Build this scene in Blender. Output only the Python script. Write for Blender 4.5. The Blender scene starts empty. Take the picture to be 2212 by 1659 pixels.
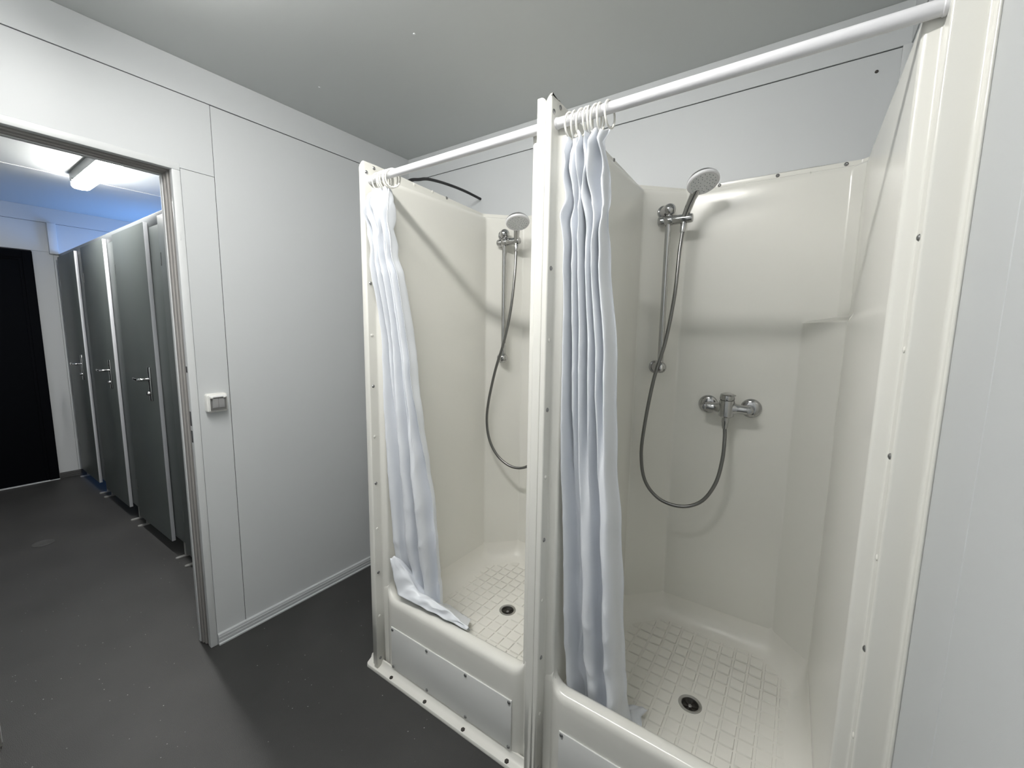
import bpy, bmesh, math, random
from mathutils import Vector, Matrix, noise
random.seed(7)
PI = math.pi
scene = bpy.context.scene
COL = scene.collection

# ------------------------------------------------------------------ camera
YAW, PITCH, ROLL, FPX = 0.6025, -0.1255, 0.0147, 901.83
CAM = Vector((2.0242, -1.8162, 1.40))
fwd = Vector((-math.sin(YAW)*math.cos(PITCH), math.cos(YAW)*math.cos(PITCH), math.sin(PITCH)))
rgt = Vector((math.cos(YAW), math.sin(YAW), 0)); upv = rgt.cross(fwd)
r2 = rgt*math.cos(ROLL) + upv*math.sin(ROLL); u2 = upv*math.cos(ROLL) - rgt*math.sin(ROLL)
cd = bpy.data.cameras.new('camera'); cam = bpy.data.objects.new('camera', cd); COL.objects.link(cam)
cd.sensor_width = 36.0; cd.sensor_fit = 'HORIZONTAL'; cd.lens = FPX/2212*36.0
cd.clip_start = 0.02; cd.clip_end = 60
M = Matrix((( r2.x, u2.x, -fwd.x, CAM.x), (r2.y, u2.y, -fwd.y, CAM.y), (r2.z, u2.z, -fwd.z, CAM.z), (0, 0, 0, 1)))
cam.matrix_world = M
scene.camera = cam

# ------------------------------------------------------------------ world and exposure
w = bpy.data.worlds.new('sky'); scene.world = w; w.use_nodes = True
w.node_tree.nodes['Background'].inputs[0].default_value = (0.35, 0.5, 0.8, 1)
w.node_tree.nodes['Background'].inputs[1].default_value = 0.4
vs = scene.view_settings
vs.view_transform = 'Standard'; vs.look = 'None'; vs.gamma = 1.0; vs.use_curve_mapping = False
vs.exposure = 0.0
scene.cycles.diffuse_bounces = 6
LAMP_SHOWER = 103.0       # emission of the lamp in the shower room
LAMP_HALL = 96.0         # emission of the lamp in the toilet room
WINDOW_GLOW = 17.0        # daylight through the toilet window

# ------------------------------------------------------------------ materials
def mat(name, col, rough=0.5, metal=0.0, spec=0.5, bump=0.0, bscale=60, var=0.0, vscale=4.0, coat=0.0, subs=0.0):
    m = bpy.data.materials.new(name); m.use_nodes = True
    nt = m.node_tree; b = nt.nodes['Principled BSDF']
    b.inputs['Base Color'].default_value = (*col, 1); b.inputs['Roughness'].default_value = rough
    b.inputs['Metallic'].default_value = metal; b.inputs['Specular IOR Level'].default_value = spec
    if coat: b.inputs['Coat Weight'].default_value = coat; b.inputs['Coat Roughness'].default_value = 0.08
    tc = nt.nodes.new('ShaderNodeTexCoord')
    if bump:
        n = nt.nodes.new('ShaderNodeTexNoise'); n.inputs['Scale'].default_value = bscale; n.inputs['Detail'].default_value = 4
        bp = nt.nodes.new('ShaderNodeBump'); bp.inputs['Strength'].default_value = bump; bp.inputs['Distance'].default_value = 0.01
        nt.links.new(tc.outputs['Object'], n.inputs['Vector']); nt.links.new(n.outputs['Fac'], bp.inputs['Height'])
        nt.links.new(bp.outputs['Normal'], b.inputs['Normal'])
    if var:
        n = nt.nodes.new('ShaderNodeTexNoise'); n.inputs['Scale'].default_value = vscale; n.inputs['Detail'].default_value = 6
        mx = nt.nodes.new('ShaderNodeMix'); mx.data_type = 'RGBA'
        mx.inputs['A'].default_value = (*[c*(1-var) for c in col], 1); mx.inputs['B'].default_value = (*[min(1, c*(1+var)) for c in col], 1)
        nt.links.new(tc.outputs['Object'], n.inputs['Vector']); nt.links.new(n.outputs['Fac'], mx.inputs['Factor'])
        nt.links.new(mx.outputs['Result'], b.inputs['Base Color'])
    return m

def emit(name, col, s):
    m = bpy.data.materials.new(name); m.use_nodes = True
    nt = m.node_tree; b = nt.nodes['Principled BSDF']
    b.inputs['Base Color'].default_value = (.9, .9, .9, 1)
    b.inputs['Emission Color'].default_value = (*col, 1); b.inputs['Emission Strength'].default_value = s
    return m

M_WALL = mat('painted_steel_panel', (.565, .582, .59), .42, spec=.3, bump=.03, bscale=900, var=.012, vscale=2)
M_CEIL = mat('ceiling_panel', (.55, .567, .56), .40, bump=.02, bscale=900)
M_DARK = mat('dark_joint', (.05, .05, .055), .8)
M_TRIM = mat('white_trim', (.62, .635, .64), .4, var=.01)
M_BASE = mat('pvc_skirting', (.50, .52, .53), .45, var=.04, vscale=20)
M_GASK = mat('grey_gasket', (.30, .29, .275), .6)
M_GRP = mat('white_gelcoat', (.735, .728, .682), .20, bump=.012, bscale=240, var=.012, vscale=5, coat=.12)
M_TRAY = mat('tray_gelcoat', (.765, .753, .705), .30, bump=.02, bscale=400, var=.03, vscale=9)
M_PLATE = mat('white_cover_plate', (.68, .685, .67), .3, bump=.02, bscale=500)
M_ROD = mat('white_rod', (.72, .72, .74), .28)
M_RING = mat('ivory_plastic', (.80, .79, .74), .35)
M_FAB = mat('curtain_vinyl', (.72, .745, .785), .32, spec=.5, bump=.05, bscale=35)
M_CHR = mat('chrome', (.47, .47, .47), .11, metal=1)
M_STEEL = mat('brushed_steel', (.50, .50, .49), .28, metal=1)
M_SCREW = mat('zinc_screw', (.34, .34, .34), .32, metal=1)
M_HOSE = mat('metal_hose', (.22, .22, .215), .30, metal=1)
M_SPRAY = mat('spray_face', (.72, .73, .74), .35)
M_NOZ = mat('rubber_nozzle', (.36, .38, .40), .6)
M_BLACK = mat('black_paint', (.003, .0035, .005), .8, spec=.06)
M_CABLE = mat('black_rubber', (.012, .012, .014), .5)
M_HOLE = mat('drain_dark', (.02, .018, .014), .4, var=.5, vscale=90)
M_BOLT = mat('dark_bolt', (.06, .055, .05), .5, metal=.6)
M_DOOR = mat('grey_cubicle_board', (.115, .130, .127), .42, spec=.35, bump=.02, bscale=700)
M_FOOT = mat('pale_grey_foot', (.26, .26, .25), .4)
M_EDGE = mat('pale_door_edge', (.62, .63, .66), .35)
M_FRAMEG = mat('grey_cubicle_frame', (.22, .235, .24), .35)
M_SWBOX = mat('switch_white', (.78, .78, .75), .35)
M_SWKEY = mat('switch_rocker', (.80, .80, .80), .4)
M_CAP = mat('vinyl_drain_cap', (.055, .055, .054), .5)

def smoked():
    m = bpy.data.materials.new('smoked_lid'); m.use_nodes = True
    b = m.node_tree.nodes['Principled BSDF']
    b.inputs['Base Color'].default_value = (.16, .16, .16, 1); b.inputs['Roughness'].default_value = .12
    b.inputs['Alpha'].default_value = .28
    return m
M_SMOKE = smoked()

def floor_mat():
    m = bpy.data.materials.new('speckled_vinyl'); m.use_nodes = True
    nt = m.node_tree; b = nt.nodes['Principled BSDF']; L = nt.links
    tc = nt.nodes.new('ShaderNodeTexCoord')
    n = nt.nodes.new('ShaderNodeTexNoise'); n.inputs['Scale'].default_value = 3.0; n.inputs['Detail'].default_value = 8
    L.new(tc.outputs['Object'], n.inputs['Vector'])
    cr = nt.nodes.new('ShaderNodeValToRGB'); cr.color_ramp.elements[0].color = (.030, .030, .029, 1); cr.color_ramp.elements[1].color = (.044, .0435, .0425, 1)
    cr.color_ramp.elements[0].position = .3; cr.color_ramp.elements[1].position = .7
    L.new(n.outputs['Fac'], cr.inputs['Fac'])
    v = nt.nodes.new('ShaderNodeTexVoronoi'); v.inputs['Scale'].default_value = 48.0
    L.new(tc.outputs['Object'], v.inputs['Vector'])
    sep = nt.nodes.new('ShaderNodeSeparateColor'); L.new(v.outputs['Color'], sep.inputs['Color'])
    lt = nt.nodes.new('ShaderNodeMath'); lt.operation = 'LESS_THAN'; lt.inputs[1].default_value = .085
    L.new(v.outputs['Distance'], lt.inputs[0])
    sel = nt.nodes.new('ShaderNodeMath'); sel.operation = 'GREATER_THAN'; sel.inputs[1].default_value = .72
    L.new(sep.outputs[0], sel.inputs[0])
    mul = nt.nodes.new('ShaderNodeMath'); mul.operation = 'MULTIPLY'; L.new(lt.outputs[0], mul.inputs[0]); L.new(sel.outputs[0], mul.inputs[1])
    mul2 = nt.nodes.new('ShaderNodeMath'); mul2.operation = 'MULTIPLY'; L.new(mul.outputs[0], mul2.inputs[0]); L.new(sep.outputs[1], mul2.inputs[1])
    mx = nt.nodes.new('ShaderNodeMix'); mx.data_type = 'RGBA'; mx.inputs['B'].default_value = (.42, .42, .41, 1)
    L.new(cr.outputs['Color'], mx.inputs['A']); L.new(mul2.outputs[0], mx.inputs['Factor']); L.new(mx.outputs['Result'], b.inputs['Base Color'])
    f = nt.nodes.new('ShaderNodeTexNoise'); f.inputs['Scale'].default_value = 420; f.inputs['Detail'].default_value = 3
    L.new(tc.outputs['Object'], f.inputs['Vector'])
    bp = nt.nodes.new('ShaderNodeBump'); bp.inputs['Strength'].default_value = .35; bp.inputs['Distance'].default_value = .003
    L.new(f.outputs['Fac'], bp.inputs['Height']); L.new(bp.outputs['Normal'], b.inputs['Normal'])
    b.inputs['Roughness'].default_value = .48
    return m
M_FLOOR = floor_mat()

# ------------------------------------------------------------------ helpers
def tag(o, label=None, cat=None, group=None, kind=None):
    if label: o['label'] = label
    if cat: o['category'] = cat
    if group: o['group'] = group
    if kind: o['kind'] = kind
    return o

def link(name, me, m=None, parent=None, angle=None, loc=None):
    o = bpy.data.objects.new(name, me); COL.objects.link(o)
    if m is not None and not me.materials: me.materials.append(m)
    if angle is not None:
        me.shade_smooth(); me.set_sharp_from_angle(angle=math.radians(angle))
    if parent is not None: o.parent = parent
    if loc is not None: o.location = loc
    return o

def empty(name, loc=(0, 0, 0)):
    o = bpy.data.objects.new(name, None); o.empty_display_size = .05; COL.objects.link(o); o.location = loc; return o

def pyd(name, v, f):
    me = bpy.data.meshes.new(name); me.from_pydata([tuple(p) for p in v], [], f); me.update(); return me

def fin(bm, name):
    bmesh.ops.recalc_face_normals(bm, faces=bm.faces)
    me = bpy.data.meshes.new(name); bm.to_mesh(me); bm.free(); return me

def bm_box(bm, a, b, bev=0, seg=2):
    a, b = Vector(a), Vector(b)
    r = bmesh.ops.create_cube(bm, size=1.0)
    vs_ = r['verts']
    c = (a+b)/2; d = b-a
    for v in vs_: v.co = Vector((v.co.x*d.x, v.co.y*d.y, v.co.z*d.z)) + c
    if bev:
        es = list({e for v in vs_ for e in v.link_edges})
        bmesh.ops.bevel(bm, geom=es, offset=bev, segments=seg, profile=.5, affect='EDGES')

def box(name, a, b, m, parent=None, bev=0, seg=2):
    bm = bmesh.new(); bm_box(bm, a, b, bev, seg); return link(name, fin(bm, name), m, parent, 35 if bev else None)

def frame_of(d):
    d = Vector(d).normalized(); q = d.to_track_quat('Z', 'Y'); return q.to_matrix()

def bm_lathe(bm, prof, origin, axis, n=32, capa=True, capb=True):
    R = frame_of(axis); o = Vector(origin); rings = []
    for r, h in prof:
        if r <= 1e-6:
            rings.append([bm.verts.new(o + R @ Vector((0, 0, h)))])
        else:
            rings.append([bm.verts.new(o + R @ Vector((r*math.cos(2*PI*k/n), r*math.sin(2*PI*k/n), h))) for k in range(n)])
    for A, B in zip(rings, rings[1:]):
        for k in range(n):
            k2 = (k+1) % n
            if len(A) == 1 and len(B) == 1: continue
            if len(A) == 1: bm.faces.new((A[0], B[k], B[k2]))
            elif len(B) == 1: bm.faces.new((A[k], A[k2], B[0]))
            else: bm.faces.new((A[k], A[k2], B[k2], B[k]))
    if capa and len(rings[0]) > 1: bm.faces.new(rings[0][::-1])
    if capb and len(rings[-1]) > 1: bm.faces.new(rings[-1])

def lathe(name, prof, origin, axis, m, parent=None, n=32, angle=35, caps=True):
    bm = bmesh.new(); bm_lathe(bm, prof, origin, axis, n, caps, caps); return link(name, fin(bm, name), m, parent, angle)

def spline(pts, sub=12):
    P = [Vector(p) for p in pts]; P = [P[0]*2-P[1]] + P + [P[-1]*2-P[-2]]; out = []
    for i in range(1, len(P)-2):
        for k in range(sub):
            t = k/sub; a, b, c, d = P[i-1], P[i], P[i+1], P[i+2]
            out.append(.5*((2*b) + (c-a)*t + (2*a-5*b+4*c-d)*t*t + (3*b-a-3*c+d)*t*t*t))
    out.append(P[-2]); return out

def bm_tube(bm, pts, rad, n=12):
    pts = [Vector(p) for p in pts]; rings = []
    T0 = (pts[1]-pts[0]).normalized(); N = T0.orthogonal().normalized()
    for i, p in enumerate(pts):
        T = (pts[min(i+1, len(pts)-1)] - pts[max(i-1, 0)]).normalized()
        N = (N - T*N.dot(T)).normalized(); B = T.cross(N)
        r = rad[i] if isinstance(rad, (list, tuple)) else (rad(i/(len(pts)-1)) if callable(rad) else rad)
        rings.append([bm.verts.new(p + (N*math.cos(2*PI*k/n) + B*math.sin(2*PI*k/n))*r) for k in range(n)])
    for A, Bq in zip(rings, rings[1:]):
        for k in range(n): bm.faces.new((A[k], A[(k+1) % n], Bq[(k+1) % n], Bq[k]))
    bm.faces.new(rings[0][::-1]); bm.faces.new(rings[-1])

def tube(name, pts, rad, m, parent=None, n=12):
    bm = bmesh.new(); bm_tube(bm, pts, rad, n); return link(name, fin(bm, name), m, parent, 50)

def fillet(pts, closed=False, seg=5):
    """pts: (x, y, r) corners -> fixed number of points for each corner"""
    out = []; n = len(pts)
    for i, (x, y, r) in enumerate(pts):
        p = Vector((x, y))
        if not closed and (i == 0 or i == n-1): out.append(p); continue
        a = Vector(pts[i-1][:2]); b = Vector(pts[(i+1) % n][:2])
        da, db = a-p, b-p; la, lb = da.length, db.length
        if la < 1e-7 or lb < 1e-7 or r <= 0: out += [p.copy() for _ in range(seg+1)]; continue
        da /= la; db /= lb
        ang = math.acos(max(-1, min(1, da.dot(db))))
        if ang > PI-1e-3: out += [p.copy() for _ in range(seg+1)]; continue
        t = min(r/math.tan(ang/2), la*.48, lb*.48)
        p0, p1 = p+da*t, p+db*t
        for k in range(seg+1):
            s = k/seg
            out.append(p0*(1-s)**2 + p*2*s*(1-s) + p1*s*s)
    return out

def lerp_tab(tab, x):
    """tab sorted by descending or ascending key"""
    t = sorted(tab)
    if x <= t[0][0]: return t[0][1]
    for (a, b), (c, d) in zip(t, t[1:]):
        if x <= c:
            k = (x-a)/(c-a); k = k*k*(3-2*k); return b+(d-b)*k
    return t[-1][1]

# ------------------------------------------------------------------ room shell
ZC, ZK = 2.406, 2.279          # ceiling, lower edge of the cornice
XR, YF, XF = 2.225, -2.25, -3.48
YD0, YD1, ZD = -1.178, -1.768, 1.995   # doorway in the left wall
fl = box('floor', (XF-.1, YF-.1, -.1), (XR+.1, .1, 0), M_FLOOR); tag(fl, 'dark grey speckled vinyl floor', kind='structure')
ce = box('ceiling', (XF-.1, YF-.1, ZC), (XR+.1, .1, ZC+.1), M_CEIL); tag(ce, 'smooth grey-white ceiling', kind='structure')
for x, y in ((.845, -.724), (.269, -.724)):
    lathe('screw', [(.0045, 0), (.004, .002), (0, .003)], (x, y, ZC), (0, 0, -1), M_TRIM, ce, 12)
box('joint_strip', (-2.215, YF, ZC-.0025), (-2.19, 0, ZC+.001), M_TRIM, ce, .001)

def panel(parent, a, b, bev=.0012, m=M_WALL, name='panel'):
    return box(name, a, b, m, parent, bev, 1)

# left wall: dark core with thin panels on both faces
T = .004
wl = bpy.data.objects.new('wall_left', None)
bm = bmesh.new()
bm_box(bm, (-.086, YD0+.002, 0), (-T, 0, ZC)); bm_box(bm, (-.086, YF, 0), (-T, YD1-.002, ZC)); bm_box(bm, (-.086, YD1-.002, ZD+.02), (-T, YD0+.002, ZC))
wl = link('wall_left', fin(bm, 'wall_left'), M_DARK); tag(wl, 'partition wall of pale steel panels with an open doorway', kind='structure')
YS = -1.034; G = .0012
panel(wl, (-T, YS+G, .0), (0, -.0, ZK-G))
panel(wl, (-T, -1.150, .0), (0, YS-G, 2.005-.0006), .0006)
bm = bmesh.new(); bm_box(bm, (-T, -2.05, 2.022), (0, -1.1515, ZK-G)); bm_box(bm, (-T, -1.1515, 2.0062), (0, YS-G, ZK-G))
link('panel', fin(bm, 'panel'), M_WALL, wl)
panel(wl, (-T, YF, .0), (0, -1.796, 2.02), .0006)
panel(wl, (-T, YF, 2.022), (0, -2.05-G, ZK-G))
panel(wl, (-T, YF, ZK+G), (.003, 0, ZC), name='cornice_panel')
panel(wl, (-.09, YD0+.03, 0), (-.086, 0, ZC)); panel(wl, (-.09, YF, 0), (-.086, YD1-.03, ZC)); panel(wl, (-.09, YD1-.03, ZD+.03), (-.086, YD0+.03, ZC))

wb = box('wall_back', (XF-.1, T, 0), (XR+.1, .1, ZC), M_DARK); tag(wb, 'back wall of pale grey steel panels behind the showers', kind='structure')
panel(wb, (0, 0, 0), (XR, T, ZK-G)); panel(wb, (0, -.003, ZK+G), (XR, T, ZC), name='cornice_panel')
# toilet room side, with a window opening in the far cubicle
WX0, WX1, WZ0, WZ1 = -3.36, -2.78, 1.42, 1.98
panel(wb, (XF, 0, 0), (WX0, T, ZC)); panel(wb, (WX1, 0, 0), (-.09, T, ZC)); panel(wb, (WX0, 0, 0), (WX1, T, WZ0)); panel(wb, (WX0, 0, WZ1), (WX1, T, ZC))
lathe('screw', [(.005, 0), (.0045, .002), (0, .003)], (2.148, 0, 2.226), (0, -1, 0), M_BOLT, wb, 10)

wr = box('wall_right', (XR+T, YF-.1, 0), (XR+.1, .1, ZC), M_DARK); tag(wr, 'pale grey panel wall beside the second shower', kind='structure')
panel(wr, (XR, -1.042, 0), (XR+T, 0, ZK-G)); panel(wr, (XR, YF, 0), (XR+T, -1.042-.0025, ZK-G)); panel(wr, (XR-.003, YF, ZK+G), (XR+T, -.0, ZC), name='cornice_panel')
tag(box('trim_2', (XR-.022, -.016, 2.0), (XR, 0, ZK-.002), M_TRIM, None, .003), 'white corner strip above the second shower', kind='structure')

wf = box('wall_front', (XF-.1, YF-.1, 0), (XR+.1, YF-T, ZC), M_DARK); tag(wf, 'pale grey panel wall opposite the showers', kind='structure')
for a, b in ((XF, -2.3), (-2.3, -1.15), (-1.15, -.09), (0, 1.1), (1.1, XR)):
    panel(wf, (a+G, YF-T, 0), (b-G, YF, ZK-G))
panel(wf, (XF, YF-T, ZK+G), (XR, YF+.003, ZC), name='cornice_panel')

wx = box('wall_far', (XF-.1, YF-.1, 0), (XF-T, .1, ZC), M_DARK); tag(wx, 'white end wall of the toilet room with a black door', kind='structure')
panel(wx, (XF-T, -.995, 0), (XF, 0, ZK-G)); panel(wx, (XF-T, -1.125, 0), (XF, -.995-G, 2.03)); panel(wx, (XF-T, -2.12, 2.03+G), (XF, -.995-G, ZK-G))
panel(wx, (XF-T, YF, 0), (XF, -2.12, ZK-G)); panel(wx, (XF-T, YF, ZK+G), (XF+.003, 0, ZC), name='cornice_panel')
box('corner_column', (XF, -1.020, 2.015), (XF+.035, -.965, ZK), M_TRIM, wx, .004)

# skirting boards with a ribbed face
def skirting(name, p0, p1, nrm, label):
    prof = [(0, 0), (.017, 0), (.017, .006), (.012, .009), (.012, .019), (.0135, .021), (.012, .023), (.012, .034), (.0135, .036), (.012, .038), (.011, .047), (.008, .050), (0, .050)]
    p0, p1, nrm = Vector(p0), Vector(p1), Vector(nrm); n = len(prof)
    v = [p + nrm*a + Vector((0, 0, b)) for p in (p0, p1) for a, b in prof]
    f = [(i, (i+1) % n, n+(i+1) % n, n+i) for i in range(n)] + [tuple(range(n)), tuple(range(2*n-1, n-1, -1))]
    bm = bmesh.new(); bv = [bm.verts.new(q) for q in v]
    for q in f: bm.faces.new([bv[i] for i in q])
    o = link(name, fin(bm, name), M_BASE); return tag(o, label, kind='structure')
skirting('baseboard_left', (0, -1.150, 0), (0, 0, 0), (1, 0, 0), 'ribbed grey plastic skirting under the switch wall')
skirting('baseboard_back', (.02, 0, 0), (.64, 0, 0), (0, -1, 0), 'grey skirting behind the first shower')
skirting('baseboard_far', (XF, -1.12, 0), (XF, -.01, 0), (1, 0, 0), 'dark skirting beside the black door').data.materials[0] = M_CAP
skirting('baseboard_front', (.02, YF, 0), (XR-.02, YF, 0), (0, 1, 0), 'grey skirting opposite the showers')

# doorway frame: white casing, grey gasket rebate, thin far edge
tr = empty('trim_1', (0, YD0, 0)); tag(tr, 'white steel frame of the open doorway', kind='structure')
tr.location = (0, 0, 0)
def casing(y0, y1, x0, x1, z1, m, nm, bev=.002): return box(nm, (x0, min(y0, y1), 0.0), (x1, max(y0, y1), z1), m, tr, bev)
casing(-1.1515, YD0, -.022, .003, ZD-.0003, M_TRIM, 'casing'); casing(YD1, -1.795, -.022, .003, ZD-.0003, M_TRIM, 'casing')
box('casing', (-.022, -1.795, ZD), (.003, -1.1515, 2.0215), M_TRIM, tr, .002)
for (a, b, m, dy, nm) in ((-.038, -.020, M_GASK, .000, 'gasket'), (-.056, -.036, M_GASK, -.005, 'rebate'), (-.074, -.054, M_GASK, -.010, 'rebate'), (-.092, -.072, M_TRIM, -.013, 'stop')):
    box(nm, (a, YD0+dy, 0.004), (b, YD0+.026, ZD+dy-.0003), m, tr, .002)
    box(nm, (a, YD1-.026, 0.004), (b, YD1-dy, ZD+dy-.0003), m, tr, .002)
    box(nm, (a, YD1-.026, ZD+dy), (b, YD0+.026, ZD+.028), m, tr, .002)
for z0, z1, x in ((1.215, 1.24, -.012), (.995, 1.055, -.011), (.925, .975, -.011)):
    box('strike_slot', (x-.006, YD0-.0012, z0), (x+.006, YD0+.004, z1), M_DARK, tr, .0006)
box('cover_cap', (.003, -1.169, 1.733), (.0045, -1.164, 1.765), M_TRIM, tr, .0006)

# window of the far cubicle
wi = box('window_1_offscreen', (WX0, .0005, WZ0), (WX1, .004, WZ1), emit('daylight_pane', (.18, .42, 1.0), WINDOW_GLOW)); tag(wi, 'frosted window behind the toilet cubicles', kind='structure')
for a, b in (((WX0-.04, -.02, WZ0-.04), (WX1+.04, .003, WZ0)), ((WX0-.04, -.02, WZ1), (WX1+.04, .003, WZ1+.04)), ((WX0-.04, -.02, WZ0), (WX0, .003, WZ1)), ((WX1, -.02, WZ0), (WX1+.04, .003, WZ1))):
    box('window_frame', a, b, M_TRIM, wi, .003)

# black door in the far wall
d1 = empty('door_1'); tag(d1, 'black door in the end wall of the toilet room', kind='structure')
box('leaf', (XF+.004, -2.06, .01), (XF+.022, -1.185, 1.955), M_BLACK, d1, .002)
box('frame', (XF, -1.185, 0), (XF+.034, -1.125, 2.02), M_BLACK, d1, .004); box('frame', (XF, -2.12, 0), (XF+.034, -2.06, 2.02), M_BLACK, d1, .004)
box('frame', (XF, -2.06, 1.955), (XF+.034, -1.185, 2.02), M_BLACK, d1, .004)
box('rebate', (XF, -1.205, 0.01), (XF+.028, -1.185, 1.955), M_BLACK, d1, .002); box('rebate', (XF, -2.06, 1.938), (XF+.028, -1.205, 1.955), M_BLACK, d1, .002)
box('threshold', (XF, -2.12, 0), (XF+.04, -1.125, .008), M_BASE, d1, .002)

# ------------------------------------------------------------------ ceiling lamps
def lamp(x0, x1, y, strength, label, W=.052, HB=.032, HD=.050, name='ceiling_lamp'):
    t = empty(name, ((x0+x1)/2, y, ZC)); tag(t, label, 'lamp')
    def loc(o): o.location -= t.location; return o
    def cap(name, r, z0, z1, m, rr):
        bm = bmesh.new(); n = 14; prof = []
        a0, a1 = x0+r, x1-r
        def ring(off, z):
            q = r-off
            pts = [(a1 + q*math.cos(-PI/2+PI*k/n), y + q*math.sin(-PI/2+PI*k/n), z) for k in range(n+1)]
            pts += [(a0 + q*math.cos(PI/2+PI*k/n), y + q*math.sin(PI/2+PI*k/n), z) for k in range(n+1)]
            return [bm.verts.new(p) for p in pts]
        rings = [ring(0, z0)] + [ring(rr*(1-math.cos(PI/2*k/5)), z1 + rr*(1-math.sin(PI/2*k/5))) for k in range(6)]
        for A, B in zip(rings, rings[1:]):
            for k in range(len(A)): bm.faces.new((A[k], A[(k+1) % len(A)], B[(k+1) % len(A)], B[k]))
        bm.faces.new(rings[0]); bm.faces.new(rings[-1])
        return loc(link(name, fin(bm, name), m, t, 40))
    cap('base', W, ZC+.0005, ZC-HB, M_FRAMEG, .004)
    cap('diffuser', W-.004, ZC-HB+.002, ZC-HB-HD, emit('lamp_diffuser', (1.0, .985, .955), strength), min(.022, HD*.5))
    for x in (x0+.1, x1-.1):
        for s in (-1, 1): loc(box('clip', (x-.008, y+s*W-.004, ZC-HB-.012), (x+.008, y+s*W+.004, ZC-HB+.012), M_STEEL, t, .001))
    return t
lamp(.50, 1.70, -1.445, LAMP_SHOWER, 'white tube lamp on the ceiling in front of the showers', .034, .034, .030, 'ceiling_lamp_offscreen')
lamp(-2.13, -.98, -1.035, LAMP_HALL, 'bright tube lamp on the ceiling outside the toilet cubicles', .052, .056, .034)

# ------------------------------------------------------------------ shower cubicles
screw_me = None
def screw_mesh():
    global screw_me
    if screw_me is None:
        bm = bmesh.new(); bm_lathe(bm, [(.0062, -.001), (.0062, .0008), (.005, .0024), (.003, .0034), (.0022, .0028), (0, .0022)], (0, 0, 0), (0, 0, 1), 12)
        screw_me = fin(bm, 'screw'); screw_me.materials.append(M_SCREW); screw_me.shade_smooth(); screw_me.set_sharp_from_angle(angle=.6)
    return screw_me
plug_me = None
def plug_mesh():
    global plug_me
    if plug_me is None:
        bm = bmesh.new(); bm_lathe(bm, [(.006, -.001), (.006, .0012), (.0045, .0022), (0, .0026)], (0, 0, 0), (0, 0, 1), 12)
        plug_me = fin(bm, 'screw_cap'); plug_me.materials.append(M_GRP); plug_me.shade_smooth(); plug_me.set_sharp_from_angle(angle=.6)
    return plug_me
bolt_me = None
def bolt_mesh():
    global bolt_me
    if bolt_me is None:
        bm = bmesh.new(); bm_lathe(bm, [(.0078, -.002), (.0078, .001), (.006, .003), (0, .0035)], (0, 0, 0), (0, 0, 1), 6)
        bolt_me = fin(bm, 'bolt'); bolt_me.materials.append(M_BOLT)
    return bolt_me
def place(name, me, loc, axis, parent):
    o = bpy.data.objects.new(name, me); COL.objects.link(o); o.parent = parent
    o.location = loc; o.rotation_euler = Vector(axis).to_track_quat('Z', 'Y').to_euler(); return o
pad_me = None
def pad_mesh():
    global pad_me
    if pad_me is None:
        h = .0208; t = .0190; z = .0036
        v = [(x*h, y*h, 0) for x, y in ((-1, -1), (1, -1), (1, 1), (-1, 1))] + [(x*t, y*t, z) for x, y in ((-1, -1), (1, -1), (1, 1), (-1, 1))]
        f = [(4, 5, 6, 7)] + [(i, (i+1) % 4, 4+(i+1) % 4, 4+i) for i in range(4)]
        pad_me = pyd('tread_pad', v, f); pad_me.materials.append(M_TRAY)
    return pad_me

SW, SP = .33, .3575      # half width of the inner walls, of the screw strips
LEDGE = 1.455
def wall_path(z, sl, sr, lip=0.0, rise=0.0, rib=True, seal=False):
    """open plan path of the liner, from the left front to the right front"""
    k = max(0, min(1, (z-(LEDGE-.012))/.024)); k = k*k*(3-2*k)     # 0 below the ledge, 1 above
    wl_ = SW + (SP-SW)*lip
    yb = -.04 + .028*lip
    w0 = .331 if seal else .318; wr_ = w0 + (SP-w0)*lip
    wrb = (.318+.010*k); wrb += (SP-wrb)*lip
    fy = -.8365
    wL = -SP-sl
    a = sl+rise; b = sr-rise
    c3a = (.205+(.297-.205)*k) + .025*lip
    c3y = (-.155+(.155-.073)*k) + .028*lip
    left = [(a, -.80, 0), (a, -.829, .003), (a+.40*wL, -.829, .001), (a+.44*wL, fy, .003)] if rib else [(a, -.80, 0), (a, fy, .004), (a+.2*wL, fy, 0), (a+.4*wL, fy, 0)]
    right = [(b-.3*(b-SP), fy, 0), (sr-.001, fy, .012), (sr, -.850, 0), (sr, -.862, 0)] if seal else [(b-.4*(b-SP), fy, 0), (b-.2*(b-SP), fy, 0), (b, fy, .004), (b, -.80, 0)]
    return left + [(-SP, fy, .005), (-SP, -.797, .006), (-wl_, -.793, .010 if lip < .5 else .001),
            (-wl_, -.17+.01*lip, .018), (-.20-.012*lip, yb, .018), (.185, yb, 0), (c3a, yb, .012), (wrb, c3y, .012), (wrb+(wr_-wrb)*.05, -.20, 0),
            (wr_, -.793, .010 if lip < .5 else .001), (SP, -.797, .006), (SP, fy, .005)] + right

def loft(bm, rings, closed):
    R = [[bm.verts.new(p) for p in r] for r in rings]
    for A, B in zip(R, R[1:]):
        n = len(A)
        for k in range(n if closed else n-1):
            bm.faces.new((A[k], A[(k+1) % n], B[(k+1) % n], B[k]))
    return R

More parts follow.
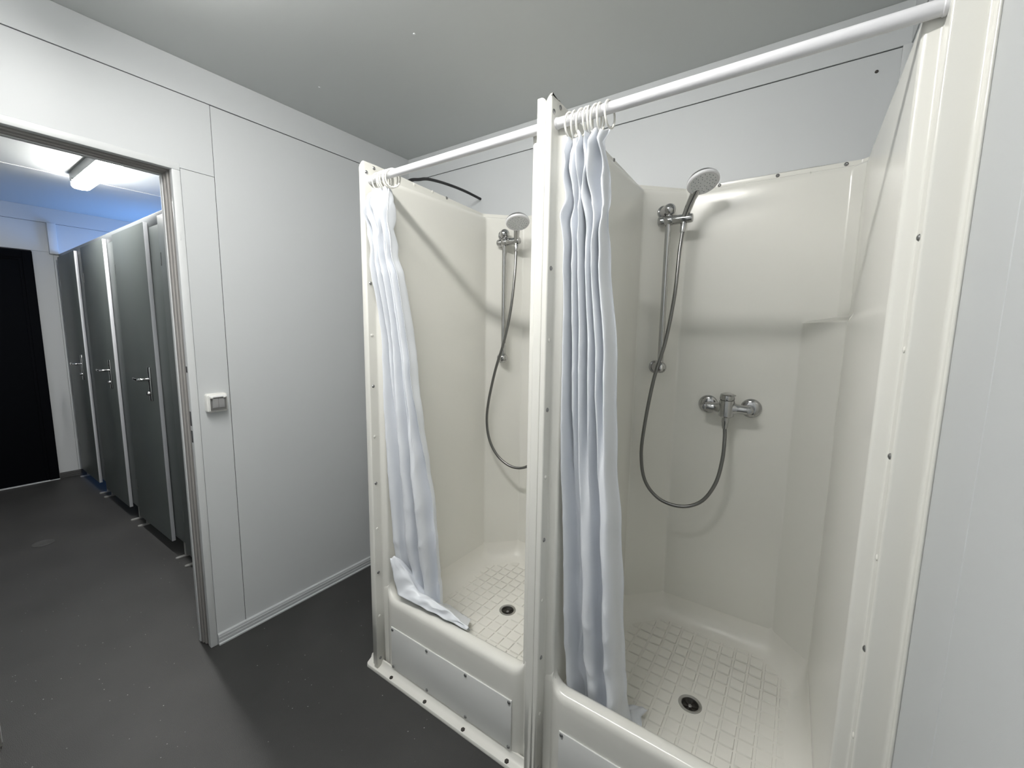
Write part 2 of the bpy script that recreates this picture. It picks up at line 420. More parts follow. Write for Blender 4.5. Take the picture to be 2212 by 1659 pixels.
def shower(cx, sl, sr, drain_y, label, left_foot, rib, seal):
    t = empty('shower_cubicle', (cx, -.8365, 0)); tag(t, label, 'shower', None)
    O = Vector((0, .8365, 0))            # part meshes are modelled with y in room coordinates, x from the centre
    def part(o): o.location = O; return o
    ZT = 1.99
    rings = []
    lev = [0, .3, .6, .9, 1.2, 1.40, 1.435] + [LEDGE-.012+.004*i for i in range(7)] + [1.475, 1.51, 1.7, 1.9, 1.925]
    for z in lev: rings.append((z, 0, 0))
    for z, l in ((1.936, .04), (1.943, .2), (1.947, .6), (1.949, .96), (1.953, 1)): rings.append((z, l, 0))
    for i in range(7):
        a = PI/2*i/6; rings.append((ZT-.016+.016*math.sin(a), 1, .014*(1-math.cos(a))))
    out = []
    for z, l, rise in rings:
        pts = fillet(wall_path(z, sl, sr, l, rise, rib, seal), False, 4); ring = []
        for p in pts:
            zz = z
            if z > 1.953:                        # the rim drops a little towards the back
                kk = max(0, min(1, (p.y+.42)/.25)); kk = kk*kk*(3-2*kk)
                zz = 1.953 + (z-1.953)*(1-kk) + kk*(z-1.953)*.32
            ring.append((p.x, p.y, zz))
        out.append(ring)
    bm = bmesh.new(); R = loft(bm, out, False)
    top = R[-1]; n = 1+6*4+1
    n = 1 + 5*5          # points that belong to the front flange (outer return to end of the screw strip)
    bm.faces.new(top[:n+1][::-1])
    if not seal: bm.faces.new(top[-n-1:][::-1])
    me = fin(bm, 'shell'); shell = part(link('shell', me, M_GRP, t, 32))
    bk = min(me.polygons, key=lambda p: (p.center-Vector((0, -.04, .75))).length)
    sm = shell.modifiers.new('thickness', 'SOLIDIFY'); sm.thickness = .004; sm.offset = 1.0 if bk.normal.y > 0 else -1.0
    # make sure the skin grows away from the inside
    # kerb, swept along the front with rounded ends
    prof = [(-.812, .018), (-.8125, .06), (-.8125, .12), (-.8125, .20), (-.8125, .27), (-.8125, .305), (-.811, .317), (-.806, .326), (-.798, .331), (-.786, .333), (-.774, .332), (-.765, .328), (-.760, .319), (-.757, .305), (-.755, .25), (-.752, .18)]
    rk = .045; ends = -SP+.001; NX = 60; rings = []
    xs = [ends + (2*SP-.002)*i/NX for i in range(NX+1)]
    xs = sorted(xs + [sg*(SW-rk+rk*f) for sg in (-1, 1) for f in (0, .25, .5, .7, .85, .93, .98, 1.0)])
    for x in xs:
        d = max(0, abs(x)-(SW-rk)); d = min(d, rk)
        up = rk-math.sqrt(max(0, rk*rk-d*d)); ff = d/rk
        ring = []
        for y, z in prof:
            k = max(0, min(1, (z-.20)/.125)); ring.append((x, y + (.015*ff*ff if y < -.79 else 0), z + up*k))
        rings.append(ring)
    bm = bmesh.new(); loft(bm, rings, False); part(link('kerb', fin(bm, 'kerb'), M_GRP, t, 50))
    # floor flange with bolts
    fx0 = left_foot; fx1 = SP+.012
    fp = [(-.805, .0), (-.845, .0), (-.846, .005), (-.843, .012), (-.824, .0155), (-.817, .020), (-.8115, .034), (-.805, .034)]
    rings = []
    for x, q in ((fx0, 1), (fx0+.003, .45), (fx0+.012, 0), (fx1, 0)):
        rings.append([(x, y+.012*q if y < -.83 else y, z if z < .016 or x > -SP+.002 or True else z) for y, z in fp])
    bm = bmesh.new(); R = loft(bm, rings, True); bm.faces.new(R[0]); bm.faces.new(R[-1][::-1])
    fo = part(link('floor_flange', fin(bm, 'floor_flange'), M_GRP, t, 40))
    for s in (-.2765, -.0865, .1035, .2915): place('bolt', bolt_mesh(), (s, -.8335, .0142), (0, -.15, 1), fo)
    # cover plate with screws
    pl = part(box('cover_plate', (-.2925, -.8165, .040), (.2945, -.8115, .2185), M_PLATE, t, .0012, 2))
    for s in (-.2835, -.0915, .1, .2855):
        for z in (.2095, .0475): place('screw', screw_mesh(), (s, -.8165, z), (0, -1, 0), pl)
    # screws on the strips beside the opening
    for sg in (-1, 1):
        for z in (1.568, 1.185, .803, .43): place('screw', screw_mesh(), (sg*SP, -.82+.8365, z), (-sg, 0, 0), t)
        place('screw', screw_mesh(), (sg*SP, -.821+.8365, .053), (-sg, 0, 0), t)
        for z in (1.378, .99, .615, .24): place('screw_cap', plug_mesh(), (sg*SP, -.82+.8365, z), (-sg, 0, 0), t)
        place('screw', screw_mesh(), (sg*SP, -.792+.8365, 1.977), (-sg, 0, 0), t); place('screw', screw_mesh(), (sg*SP, -.825+.8365, 1.9545), (-sg, 0, 0), t)
        place('screw', screw_mesh(), (sg*SP, -.414+.8365, 1.972), (-sg, 0, 0), t)
        for y in (-.60, -.5): place('screw_cap', plug_mesh(), (sg*SP, y+.8365, 1.975), (-sg, 0, 0), t)
    for s in (-.0965, .09, .28): place('screw', screw_mesh(), (s, -.0125+.8365, 1.958), (0, -1, 0), t)
    # tray: coved floor running to the drain
    DC = Vector((0.004, drain_y))
    def outline(r):
        base = [(-SW, -.754, min(r, .05)), (-SW, -.17, r), (-.20, -.04, r), (.205, -.04, r), (.318, -.155, r), (.336 if seal else .323, -.754, min(r, .05))]
        poly = fillet(base, True, 8); out = []
        for i, p in enumerate(poly):
            q = poly[(i+1) % len(poly)]; m = 12 if i % 9 == 8 else 1
            out += [p.lerp(q, j/m) for j in range(m)]
        return out
    def inset(p, d):
        v = DC-p; l = v.length; return p + v*min(1, d/l*1.12)
    rings = []
    for d, z, r in ((-.002, .31, .018), (.001, .272, .03), (.005, .247, .05), (.013, .226, .075), (.026, .209, .10), (.042, .199, .12), (.060, .194, .13), (.078, .1915, .13)):
        rings.append([(*inset(p, d), z) for p in outline(r)])
    dense = outline(.13)
    for k, z in ((.25, .190), (.5, .189), (.75, .188), (.93, .1875), (1.0, .187)):
        rg = []
        for p in dense:
            a = inset(p, .078); u = (p-DC).normalized(); c = DC + u*.033
            q = a.lerp(c, k); rg.append((q.x, q.y, z))
        rings.append(rg)
    rings.append([(*(DC+(p-DC).normalized()*.031), .178) for p in dense])
    bm = bmesh.new(); loft(bm, rings, True); tray = part(link('tray', fin(bm, 'tray'), M_TRAY, t, 60))
    # raised squares of the tread pattern
    def inside(x, y, m):
        if not (-SW+m < x < .32-m and -.754+m*.55 < y < -.04-m): return False
        if (x+SW)*.7071 + (-.17-y)*.7071 < m-.0 and y > -.17-.15: pass
        if (y - x) > (.16 - m*1.3): return False
        if (x + y) > (.165 - m*1.3): return False
        return True
    pit = .0485
    for i in range(-7, 8):
        for j in range(-9, 10):
            x = (i+.5)*pit; y = drain_y + (j+.5)*pit
            if not inside(x, y, .050): continue
            if math.hypot(x-DC.x, y-DC.y) < .055: continue
            o = bpy.data.objects.new('tread_pad', pad_mesh()); COL.objects.link(o); o.parent = tray; o.location = (x, y, .1878 + .004*max(0, math.hypot(x-DC.x, y-DC.y)-.05)/.25)
    # drain
    dr = empty('drain', (DC.x, DC.y+.8365, .187)); dr.parent = t
    lathe('rim', [(.0355, -.002), (.0365, .0005), (.0355, .0022), (.030, .0025), (.0265, .0005), (.0255, -.010), (.0262, -.012), (.034, -.012)], (0, 0, 0), (0, 0, 1), M_STEEL, dr, 40, caps=False)
    lathe('cup', [(0, -.014), (.026, -.014), (.026, -.0105), (0, -.0105)], (0, 0, 0), (0, 0, 1), M_HOLE, dr, 32)
    for k in range(3):
        a = k*PI/3+.3; bm = bmesh.new(); bm_box(bm, (-.025, -.0022, -.0105), (.025, .0022, -.0075), .0008, 1)
        o = link('grate_bar', fin(bm, 'grate_bar'), M_BOLT, dr, 40); o.rotation_euler = (0, 0, a)
    lathe('grate_screw', [(.0065, -.008), (.0065, -.0055), (.004, -.004), (0, -.0045)], (0, 0, 0), (0, 0, 1), M_SCREW, dr, 16)
    return t
C1, C2 = 1.0575, 1.8165
S1 = shower(C1, -.3952, .3846, -.425, 'white moulded shower cubicle standing free of the switch wall', -.4255, True, False)
S2 = shower(C2, -.3738, .4043, -.455, 'white moulded shower cubicle beside the right panel wall', -.3738, False, True)

# ------------------------------------------------------------------ curtain rods
YR, ZR = -.809, 1.9313
def rod(cx, label):
    t = empty('curtain_rod', (cx-SP, YR, ZR)); tag(t, label, 'rod', None)
    lathe('tube', [(.0128, 0.0), (.0128, 2*SP)], (0, 0, 0), (1, 0, 0), M_ROD, t, 28)
    for x, s in ((0, 1), (2*SP, -1)):
        lathe('end_socket', [(.0142, 0), (.0142, .005), (.0130, .0065)], (x, 0, 0), (s, 0, 0), M_ROD, t, 28)
rod(C1, 'white rod across the opening of the free-standing shower'); rod(C2, 'white rod across the shower beside the right panel wall')

# ------------------------------------------------------------------ curtains
def ring_pts(x, tilt, cz, r=.027, n=32, sw=0.0):
    out = []
    for k in range(n):
        a = 2*PI*k/n
        y = r*math.sin(a)*.92; z = r*1.12*math.cos(a)
        out.append(Vector((x + math.sin(tilt)*y + sw*z, YR + math.cos(tilt)*y, cz+z)))
    return out
def bm_loop(bm, pts, rad, n=8):
    rings = []; N = len(pts)
    c = sum(pts, Vector())/N
    for i, p in enumerate(pts):
        T = (pts[(i+1) % N]-pts[i-1]).normalized(); A = (p-c).normalized(); A = (A-T*A.dot(T)).normalized(); B = T.cross(A)
        rings.append([bm.verts.new(p+(A*math.cos(2*PI*k/n)+B*math.sin(2*PI*k/n))*rad) for k in range(n)])
    for i in range(N):
        A, Bq = rings[i], rings[(i+1) % N]
        for k in range(n): bm.faces.new((A[k], A[(k+1) % n], Bq[(k+1) % n], Bq[k]))

def sheet(name, fn, nu, nv, m, parent, smooth=True):
    v = [fn(i/nu, j/nv) for j in range(nv+1) for i in range(nu+1)]
    f = [(j*(nu+1)+i, j*(nu+1)+i+1, (j+1)*(nu+1)+i+1, (j+1)*(nu+1)+i) for j in range(nv) for i in range(nu)]
    me = pyd(name, v, f); me.shade_smooth(); o = link(name, me, m, parent)
    s = o.modifiers.new('thickness', 'SOLIDIFY'); s.thickness = .0012; s.offset = 0
    return o

def crease(x, z, seed, sx, sz):
    n = noise.noise(Vector((x*sx+seed, z*sz, seed*.37)))
    return 1-abs(n)*2

KERB = [(-.8125, .300), (-.806, .326), (-.798, .331), (-.786, .333), (-.774, .332), (-.765, .328), (-.760, .319), (-.757, .305), (-.752, .262), (-.747, .247), (-.738, .226), (-.724, .209), (-.706, .201), (-.68, .1975), (-.60, .1965)]
COVE = [(0, .30), (.005, .247), (.013, .226), (.026, .209), (.042, .201), (.06, .1975), (.2, .1965)]
def lin(tab, x):
    if x <= tab[0][0]: return tab[0][1]
    for (a, b), (c, d) in zip(tab, tab[1:]):
        if x <= c: return b+(d-b)*(x-a)/(c-a)
    return tab[-1][1]
def clear(p, cx, hang=True):
    """keep a point of cloth on the open side of wall, kerb and tray"""
    x, y, z = p; s = x-cx
    s = max(s, -SP+.003 if y < -.800 else -SW+.003)
    if hang and z < .44:
        k = min(1, (.44-z)/.10); y = max(y, -.84+(.84-.747)*k)
    h = lin(KERB, y) if y > -.8125 else 0
    if y > -.75: h = max(h, lin(COVE, s+SW))
    return (s+cx, y, max(z, h+.0018))

def curtain(label, ztop, zbot, LX, RX, YM, AMP, nf, nfb, seed, rings, tail=None, cx=0):
    t = empty('shower_curtain', (lerp_tab(LX, ztop), YR, 0)); tag(t, label, 'curtain', None); t.location = (0, 0, 0)
    rng = random.Random(seed)
    ph = [rng.uniform(-.35, .35) for _ in range(40)]; am = [rng.uniform(.55, 1.15) for _ in range(40)]
    def fold(u, n, k0):
        q = u*n; i = int(q); fr = q-i; s = fr*fr*(3-2*fr)
        p = 2*PI*q + ph[i+k0]*(1-s) + ph[i+1+k0]*s
        a = am[i+k0]*(1-s) + am[i+1+k0]*s
        return p, a
    def fn(u, v):
        # top edge droops between the rings
        tv = v
        zt = ztop - .010*(1-math.cos(2*PI*u*len(rings)+.6))*.5 - .012*rng_top(u)
        z = zt + (zbot-zt)*tv
        l, r = lerp_tab(LX, z), lerp_tab(RX, z); ym = lerp_tab(YM, z); A = lerp_tab(AMP, z)
        mixb = max(0, min(1, (1.45-z)/.75)); mixb = mixb*mixb*(3-2*mixb)
        p1, a1 = fold(u, nf, 0); p2, a2 = fold(u, nfb, 20)
        c = (1-mixb)*a1*math.cos(p1) + mixb*a2*math.cos(p2)
        s2 = (1-mixb)*math.sin(2*p1)/nf + mixb*math.sin(2*p2)/nfb
        uu = u + .075*s2
        x = l + (r-l)*uu
        tl = lerp_tab(YM2, z) if YM2 else 0
        y = ym + tl*(1-u) - A*c
        # creases: stronger near the gathered head and near the bottom
        k = .25 + 1.0*max(0, (z-1.55)/.35) + .45*max(0, (.75-z)/.45)
        kt = max(0, min(1, (z-1.60)/.12))*max(0, min(1, (zt-z)/.03))
        y += kt*.022*noise.noise(Vector((u*5.5+seed, z*13, 5.2))); x += kt*.016*noise.noise(Vector((u*5+seed, z*11, 7.9)))
        y += .010*noise.noise(Vector((u*6+seed, z*2.3, 1.3)))
        cr = max(0, crease(u*2.2, z, seed, 2.5, 7.0))**5
        cr2 = noise.noise(Vector((u*9+seed, z*5.5, 3.1)))
        y += k*(.010*cr2 - .010*cr); x += k*.006*noise.noise(Vector((u*7, z*9+seed, 9.7)))
        # stitched hem below the head
        if abs(z-(zt-.055)) < .002: y += .0012
        return clear((x, y, z), cx)
    def rng_top(u): return .5+.5*noise.noise(Vector((u*11, seed*1.7, 0)))
    YM2 = tail.get('ym2') if tail else None
    sheet('fabric', fn, 260, 170, M_FAB, t)
    for (x, tilt, sw) in rings:
        bm = bmesh.new(); bm_loop(bm, ring_pts(x, tilt, ZR-.0146, sw=sw), .0026); link('ring', fin(bm, 'ring'), M_RING, t, 60)
    return t

cur2 = curtain('white vinyl curtain bunched in the shower beside the right panel wall', 1.898, .201,
    [(1.90, 1.496), (1.81, 1.494), (1.69, 1.495), (1.55, 1.495), (1.30, 1.4965), (1.03, 1.496), (.82, 1.498), (.6, 1.502), (.385, 1.506), (.2, 1.52)],
    [(1.91, 1.604), (1.85, 1.594), (1.77, 1.594), (1.565, 1.598), (1.33, 1.621), (1.05, 1.632), (.86, 1.648), (.66, 1.664), (.46, 1.672), (.31, 1.685), (.2, 1.70)],
    [(1.90, -.805), (1.75, -.785), (1.3, -.765), (.6, -.735), (.34, -.712), (.2, -.695)],
    [(1.90, .018), (1.82, .026), (1.6, .034), (1.0, .040), (.4, .040), (.2, .034)], 5.6, 2.4, 3.0,
    [(1.500, .15, .0), (1.511, -.1, .05), (1.530, .1, .1), (1.546, 0.05, 0), (1.552, -.15, -.05), (1.568, .12, .1), (1.580, -.05, 0), (1.603, .1, -.05)], None, C2)
cur1 = curtain('white vinyl curtain bunched in the free-standing shower, its hem trailing over the kerb', 1.898, .205,
    [(1.90, .745), (1.81, .735), (1.73, .737), (1.59, .742), (1.316, .744), (1.07, .748), (.79, .752), (.54, .757), (.43, .765), (.2, .80)],
    [(1.92, .806), (1.806, .806), (1.657, .812), (1.589, .828), (1.52, .829), (1.387, .837), (1.25, .851), (1.04, .876), (.90, .893), (.70, .918), (.58, .926), (.37, .930), (.2, .93)],
    [(1.90, -.805), (1.75, -.79), (1.3, -.75), (.6, -.725), (.34, -.705), (.2, -.69)],
    [(1.90, .018), (1.82, .024), (1.6, .028), (1.0, .034), (.4, .026), (.2, .03)], 5.0, 2.8, 11.0,
    [(.747, .2, 0), (.764, -.1, .05), (.775, .05, .0), (.786, .1, .05), (.797, -.1, 0), (.810, .35, .1), (.822, .5, .05)], {'ym2': [(1.9, -.004), (1.82, -.05), (1.65, -.045), (1.4, -.035), (1.0, -.045), (.5, -.045), (.42, -.03), (.2, -.0)]}, C1)
# the trailing hem of the first curtain: lies over the kerb and falls into the tray
def tail(u, v):
    a = Vector((.752, -.802, .50)).lerp(Vector((.80, -.808, .365)), min(1, u*4)) if u < .25 else Vector((.80, -.808, .365)).lerp(Vector((1.125, -.772, .338)), (u-.25)/.75)
    top = Vector((.765, -.792, .50)).lerp(Vector((.845, -.775, .40)), min(1, u*4)) if u < .25 else Vector((.845, -.775, .40)).lerp(Vector((1.128, -.765, .345)), (u-.25)/.75)
    back = Vector((.785, -.76, .47)).lerp(Vector((.87, -.735, .36)), min(1, u*4)) if u < .25 else Vector((.87, -.735, .36)).lerp(Vector((1.12, -.745, .325)), (u-.25)/.75)
    fall = Vector((.84, -.67, .30)).lerp(Vector((1.06, -.695, .262)), u)
    end = Vector((.845, -.575, .212)).lerp(Vector((1.0, -.60, .222)), u)
    P = [a, top, back, fall, end]; q = v*4; i = min(3, int(q)); f = q-i
    P2 = [P[0]*2-P[1]]+P+[P[-1]*2-P[-2]]; A, B, Cc, D = P2[i], P2[i+1], P2[i+2], P2[i+3]
    p = .5*((2*B)+(Cc-A)*f+(2*A-5*B+4*Cc-D)*f*f+(3*B-A-3*Cc+D)*f*f*f)
    p.z += .006*math.sin(9*u+5*v)*math.sin(PI*v) + .012*noise.noise(Vector((u*9, v*6, 2)))*math.sin(PI*min(1, v*1.2))
    p.y += .009*noise.noise(Vector((u*11, v*6, 8)))
    return clear(tuple(p), C1, False)
sheet('trailing_hem', tail, 70, 50, M_FAB, cur1)
# crumpled hem of the second curtain on the tray
def tail2(u, v):
    x = 1.622 + .098*u + .02*noise.noise(Vector((u*3, v*3, 1)))
    y = -.735 + .165*v + .014*math.sin(7*u+2) - .03*u; y = max(y, -.738+.004*math.sin(9*u))
    z = .208 + .045*max(0, math.sin(PI*(u*1.7+v*.6)))*(1-v*.5)*(1-.35*u) + .012*noise.noise(Vector((u*6, v*5, 4)))
    return clear((x, y, z), C2, False)
sheet('trailing_hem', tail2, 40, 30, M_FAB, cur2)

# ------------------------------------------------------------------ shower fittings
def rail_set(cx, label):
    x, y = cx-.2415, -.14
    t = empty('shower_rail', (x, y, 1.268)); tag(t, label, 'shower rail', None)
    wallpt = Vector((-.033, .033, 0)); nrm = Vector((.7071, -.7071, 0))
    lathe('rail', [(.0108, 0), (.0108, .592)], (0, 0, 0), (0, 0, 1), M_CHR, t, 24)
    for z, nm in ((0, 'lower_bracket'), (.592, 'upper_bracket')):
        lathe(nm, [(.021, -.040), (.021, -.014), (.0215, -.010), (.0225, 0), (.0215, .010), (.017, .018), (.009, .0225), (0, .0235)], (0, 0, z), nrm, M_CHR, t, 32)
        lathe('rose', [(.025, -.043), (.025, -.036), (.022, -.033)], (0, 0, z), nrm, M_CHR, t, 32)
    sl = lathe('slider', [(.012, -.038), (.0165, -.036), (.0175, -.032), (.0175, -.014), (.0165, -.012), (.0175, -.010), (.0175, .016), (.0165, .018), (.017, .020), (.016, .080), (.0145, .085), (0, .086)], (0, 0, .553), (1, 0, 0), M_CHR, t, 32)
    return t
rail_set(C1, 'chrome slide rail inside the free-standing shower'); rail_set(C2, 'chrome slide rail inside the shower beside the right panel wall')

def hand_shower(base, head, nrm, hose, label):
    base, head, nrm = Vector(base), Vector(head), Vector(nrm).normalized()
    t = empty('hand_shower', base); tag(t, label, 'shower head', None)
    hb = base + Vector((0, 0, -.004)); back = head - nrm*.020
    side = (head-base); side.z *= .3; edge = back - (back-hb).normalized()*.030
    pts = spline([hb - Vector((0, 0, .022)), hb, hb.lerp(edge, .5) - nrm*.004, edge, back + (back-edge)*.2], 10)
    n = len(pts)
    def rad(s): return lerp_tab([(0, .0105), (.25, .0115), (.5, .0135), (.75, .016), (.9, .015), (1, .010)], s)
    o = tube('handle', [p-base for p in pts], rad, M_CHR, t, 20)
    hd = lathe('head', [(0, -.024), (.018, -.0235), (.034, -.020), (.046, -.012), (.052, -.003), (.0525, .001)], head-base, nrm, M_CHR, t, 48)
    fc = lathe('spray_rim', [(.0526, .0005), (.0535, .004), (.052, .0085), (.048, .0105), (.046, .0095)], head-base, nrm, M_ROD, t, 48)
    fp = lathe('spray_plate', [(.0465, .004), (.0465, .0092), (.03, .0105), (0, .011)], head-base, nrm, M_SPRAY, t, 48)
    R = frame_of(nrm); bm = bmesh.new()
    for r, c in ((.012, 5), (.021, 9), (.030, 13), (.039, 17)):
        for k in range(c):
            a = 2*PI*k/c + r*40
            bm_lathe(bm, [(.0016, .009), (.0015, .0125), (0, .0128)], (head-base) + R @ Vector((r*math.cos(a), r*math.sin(a), 0)), nrm, 6)
    link('nozzles', fin(bm, 'nozzles'), M_NOZ, fp)
    hp = spline([hb - Vector((0, 0, .018))] + [Vector(p) for p in hose], 12)
    hs = tube('hose', [p-base for p in hp], .0066, M_HOSE, t, 12)
    lathe('hose_cone', [(.0105, 0), (.0105, .014), (.008, .034)], hb - Vector((0, 0, .014)) - base, (hp[6]-hp[0]), M_CHR, hs, 20)
    lathe('hose_nut', [(.0085, -.006), (.0108, .004), (.0115, .016), (.0125, .018), (.0125, .036)], hp[-1] - base - Vector((0, 0, .004)), (0, 0, 1), M_CHR, hs, 12)
    return t
h2 = [(1.626, -.158, 1.707), (1.623, -.18, 1.538), (1.602, -.19, 1.367), (1.569, -.195, 1.224), (1.545, -.2, 1.04), (1.539, -.2, .917), (1.559, -.195, .816), (1.616, -.185, .753), (1.696, -.175, .74), (1.762, -.16, .772), (1.803, -.145, .846), (1.818, -.13, .935), (1.819, -.118, 1.012), (1.815, -.111, 1.062)]
h1 = [(.892, -.16, 1.67), (.885, -.18, 1.499), (.854, -.19, 1.346), (.809, -.195, 1.21), (.772, -.2, 1.047), (.764, -.2, .941), (.782, -.195, .848), (.83, -.185, .775), (.908, -.175, .738), (.985, -.16, .755), (1.036, -.145, .83), (1.055, -.13, .93), (1.058, -.118, 1.012), (1.056, -.111, 1.062)]
hand_shower((1.631, -.142, 1.822), (1.700, -.208, 1.920), (.31, -.36, -.88), h2, 'chrome hand shower aimed at the shower beside the right panel wall')
hand_shower((.886, -.142, 1.822), (.945, -.222, 1.883), (.28, -.30, -.90), h1, 'chrome hand shower with hanging hose in the free-standing shower')

def mixer(cx, label):
    x0 = cx-.0005; y = -.105; z = 1.128
    t = empty('mixer_tap', (x0, y, z)); tag(t, label, 'tap', None)
    bm = bmesh.new()
    prof = [(-.082, .010), (-.078, .0145), (-.066, .017), (-.045, .017), (-.032, .019), (-.02, .024), (0, .027), (.02, .024), (.032, .019), (.045, .017), (.066, .017), (.078, .0145), (.082, .010)]
    bm_tube(bm, [(a, .004*math.cos(a*20), 0) for a, r in prof], [r for a, r in prof], 24)
    link('body', fin(bm, 'body'), M_CHR, t, 50)
    lathe('cartridge_housing', [(.019, -.033), (.0255, -.028), (.027, -.012), (.026, .010), (.0255, .030)], (0, -.003, 0), (0, 0, 1), M_CHR, t, 36)
    for s in (-1, 1):
        e = lathe('escutcheon', [(.0355, 0), (.0355, .004), (.033, .009), (.026, .014), (.0145, .016)], (s*.0735, .064, 0), (0, -1, 0), M_CHR, t, 40)
        lathe('inlet', [(.0135, .010), (.0135, .062), (.0145, .064), (.0145, .072), (.009, .078), (0, .079)], (s*.0735, .064, 0), (0, -1, 0), M_CHR, t, 28)
    # lever: domed cap with a short tongue to the front right
    lv = lathe('lever', [(.0235, .031), (.0248, .034), (.0248, .047), (.023, .054), (.012, .0585), (0, .059)], (0, -.003, 0), (0, 0, 1), M_CHR, t, 36)
    bm = bmesh.new(); N = 10
    for i in range(1):
        d = Vector((.42, -.91, 0)); s_ = Vector((.91, .42, 0)); rings = []
        for k, (l, wd, zz, th) in enumerate(((-.012, .019, .052, .006), (.015, .020, .053, .006), (.035, .017, .054, .005), (.050, .013, .056, .004), (.056, .007, .0565, .003))):
            c = Vector((0, -.003, zz)) + d*l
            rings.append([c + s_*(wd*math.cos(2*PI*j/16)) + Vector((0, 0, th*math.sin(2*PI*j/16))) for j in range(16)])
        R = loft(bm, rings, True); bm.faces.new(R[0][::-1]); bm.faces.new(R[-1])
    link('tongue', fin(bm, 'tongue'), M_CHR, lv, 50)
    lathe('outlet', [(.0125, -.045), (.0125, -.032), (.014, -.030), (.014, -.020)], (-.001, -.004, 0), (0, 0, 1), M_CHR, t, 24)
mixer(C1, 'chrome mixer tap on the back of the free-standing shower'); mixer(C2, 'chrome lever mixer tap on the back of the shower beside the right panel wall')

# black cable looping up behind the first shower
cb = tube('cable', spline([(.655, -.70, 1.80), (.645, -.64, 1.95), (.632, -.565, 2.012)] + [(0.62, -0.5, 2.038), (0.604, -0.43, 2.063), (0.578, -0.3, 2.087), (0.562, -0.15, 2.099), (0.554, 0.0, 2.097)], 10), .0065, M_CABLE)
tag(cb, 'black cable looping over the rim behind the free-standing shower', 'cable')

# ------------------------------------------------------------------ light switch
sw = empty('light_switch', (0, -1.0915, 1.084)); tag(sw, 'white double light switch with smoked lid beside the doorway', 'switch')
bm = bmesh.new(); bm_box(bm, (0, -.0385, -.039), (.024, .0385, .039)); 
es = [e for e in bm.edges if abs(e.verts[0].co.x-e.verts[1].co.x) > .01]
bmesh.ops.bevel(bm, geom=es, offset=.010, segments=5, profile=.5, affect='EDGES')
es = [e for e in bm.edges if e.verts[0].co.x > .02 and e.verts[1].co.x > .02]
bmesh.ops.bevel(bm, geom=es, offset=.004, segments=3, profile=.5, affect='EDGES')
link('box', fin(bm, 'box'), M_SWBOX, sw, 40)
box('frame', (.022, -.0335, -.034), (.031, .0335, .034), M_SWBOX, sw, .004, 3)
box('recess', (.030, -.029, -.029), (.0318, .029, .028), M_GASK, sw, .0006)
for y in (-.0115, .0115): box('rocker', (.031, y-.0108, -.019), (.0350, y+.0108, .020), M_SWKEY, sw, .001)
ld = box('lid', (.036, -.0305, -.031), (.0395, .0305, .025), M_SMOKE, sw, .0015)
box('lid_hinge', (.031, -.031, .0245), (.0405, .031, .0315), M_SWKEY, sw, .002)
for y in (-.027, .020): box('hinge_lug', (.034, y-.004, .022), (.044, y+.006, .029), M_SWBOX, sw, .0018)

# ------------------------------------------------------------------ toilet cubicles
YC = -.964                                       # front of the fixed frame
pt = empty('cubicle_front', (-1.9, YC, 0)); tag(pt, 'grey fixed frame of the toilet cubicle row', 'partition')
def cpart(name, a, b, m, parent=pt, bev=.002):
    o = box(name, a, b, m, parent, bev); o.location -= pt.location; return o
doors = [(-.87, -.25), (-1.725, -1.10), (-2.575, -1.955), (-3.40, -2.79)]
cpart('header_rail', (XF, YC, 1.955), (-.095, YC+.04, 2.02), M_FRAMEG)
stiles = [(-1.13, -.84), (-1.985, -1.70), (-2.82, -2.55), (-3.478, -3.37), (-.28, -.095)]
for a, b in stiles: cpart('stile', (a, YC, .095), (b, YC+.03, 1.957), M_DOOR)
for x in (-1.0, -1.84, -2.69):
    cpart('partition_wall', (x-.01, YC+.03, .095), (x+.01, -.001, 2.0), M_DOOR)
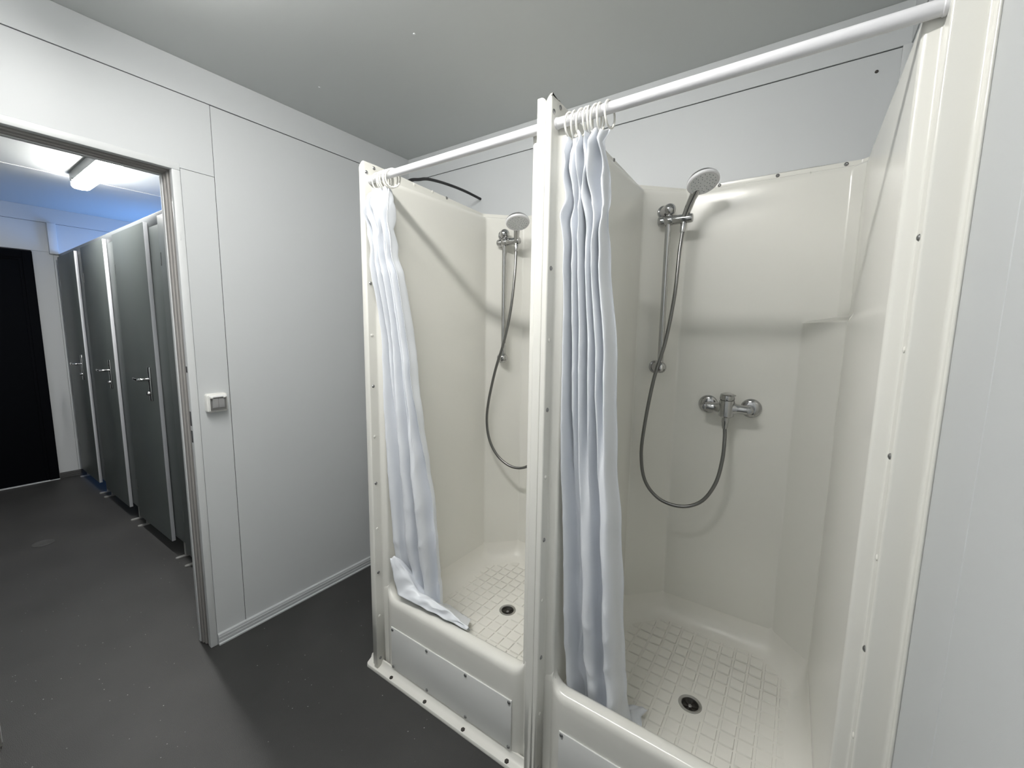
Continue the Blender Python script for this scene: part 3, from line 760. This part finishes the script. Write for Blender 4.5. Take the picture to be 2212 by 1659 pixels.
def foot(x):
    f = empty('foot', (x, YC, 0)); f.parent = pt; f.location = Vector((x, YC, 0))-pt.location
    bm = bmesh.new(); n = 10; r = .013; h = .007; a0, a1 = -.030, .072
    top = [(r*math.cos(PI+PI*k/n), a0+r*math.sin(PI+PI*k/n)) for k in range(n+1)] + [(r*math.cos(PI*k/n), a1+r*math.sin(PI*k/n)) for k in range(n+1)]
    A = [bm.verts.new((p[0], p[1], 0)) for p in top]; B = [bm.verts.new((p[0], p[1], h)) for p in top]
    for k in range(len(A)): bm.faces.new((A[k], A[(k+1) % len(A)], B[(k+1) % len(A)], B[k]))
    bm.faces.new(A[::-1]); bm.faces.new(B)
    link('plate', fin(bm, 'plate'), M_FOOT, f)
    lathe('post', [(.009, .005), (.009, .097)], (0, .012, 0), (0, 0, 1), M_FOOT, f, 16)
for x in (-.84, -.985, -1.70, -1.86, -2.57, -2.71, -3.38): foot(x)
def cdoor(x0, x1, label, i):
    t = empty('cubicle_door', (x0, YC-.022, .07)); tag(t, label, 'door', 'toilet cubicle doors')
    def p(name, a, b, m, parent=t, bev=.0015, seg=2):
        o = box(name, a, b, m, parent, bev, seg)
        if parent is t: o.location -= t.location
        return o
    y0, y1 = YC-.022, YC-.001
    p('leaf', (x0, y0, .07), (x1-.004, y1, 1.985), M_DOOR, bev=.002)
    p('edge_band', (x1-.0045, y0+.001, .07), (x1, y1-.001, 1.985), M_EDGE, bev=.001)
    hx = x1-.115
    h = p('handle_plate', (hx-.019, y0-.009, .945), (hx+.019, y0+.001, 1.152), M_CHR, bev=.003)
    h.name = 'handle_plate'
    lv = tube('lever', spline([Vector((hx, y0-.004, 1.078)), Vector((hx, y0-.040, 1.078)), Vector((hx-.006, y0-.052, 1.078)), Vector((hx-.02, y0-.057, 1.078)), Vector((hx-.10, y0-.052, 1.077)), Vector((hx-.135, y0-.046, 1.077))], 8), .0085, M_CHR, t, 14); lv.location -= t.location
    kn = lathe('turn_knob', [(.011, -.002), (.011, .010), (.008, .016), (0, .017)], (hx, y0-.008, .992), (0, -1, 0), M_CHR, t, 16); kn.location -= t.location
    for z in (.30, 1.76):
        p('hinge', (x0+.008, y0-.0015, z-.035), (x0+.018, y0+.002, z+.035), M_SCREW, bev=.0006, seg=1)
cl = ['grey cubicle door closest to the open doorway', 'grey cubicle door second from the doorway', 'grey cubicle door third from the doorway', 'grey cubicle door next to the white end wall']
for (x0, x1), lb in zip(doors, cl): cdoor(x0, x1, lb, 0)
# partition feet and floor access cap
cp = lathe('floor_cap', [(.052, 0), (.052, .002), (.049, .0035), (.046, .0025), (0, .0028)], (-1.89, -1.43, 0), (0, 0, 1), M_CAP, None, 40)
tag(cp, 'round grey access cap set in the floor of the toilet room', 'floor cap')
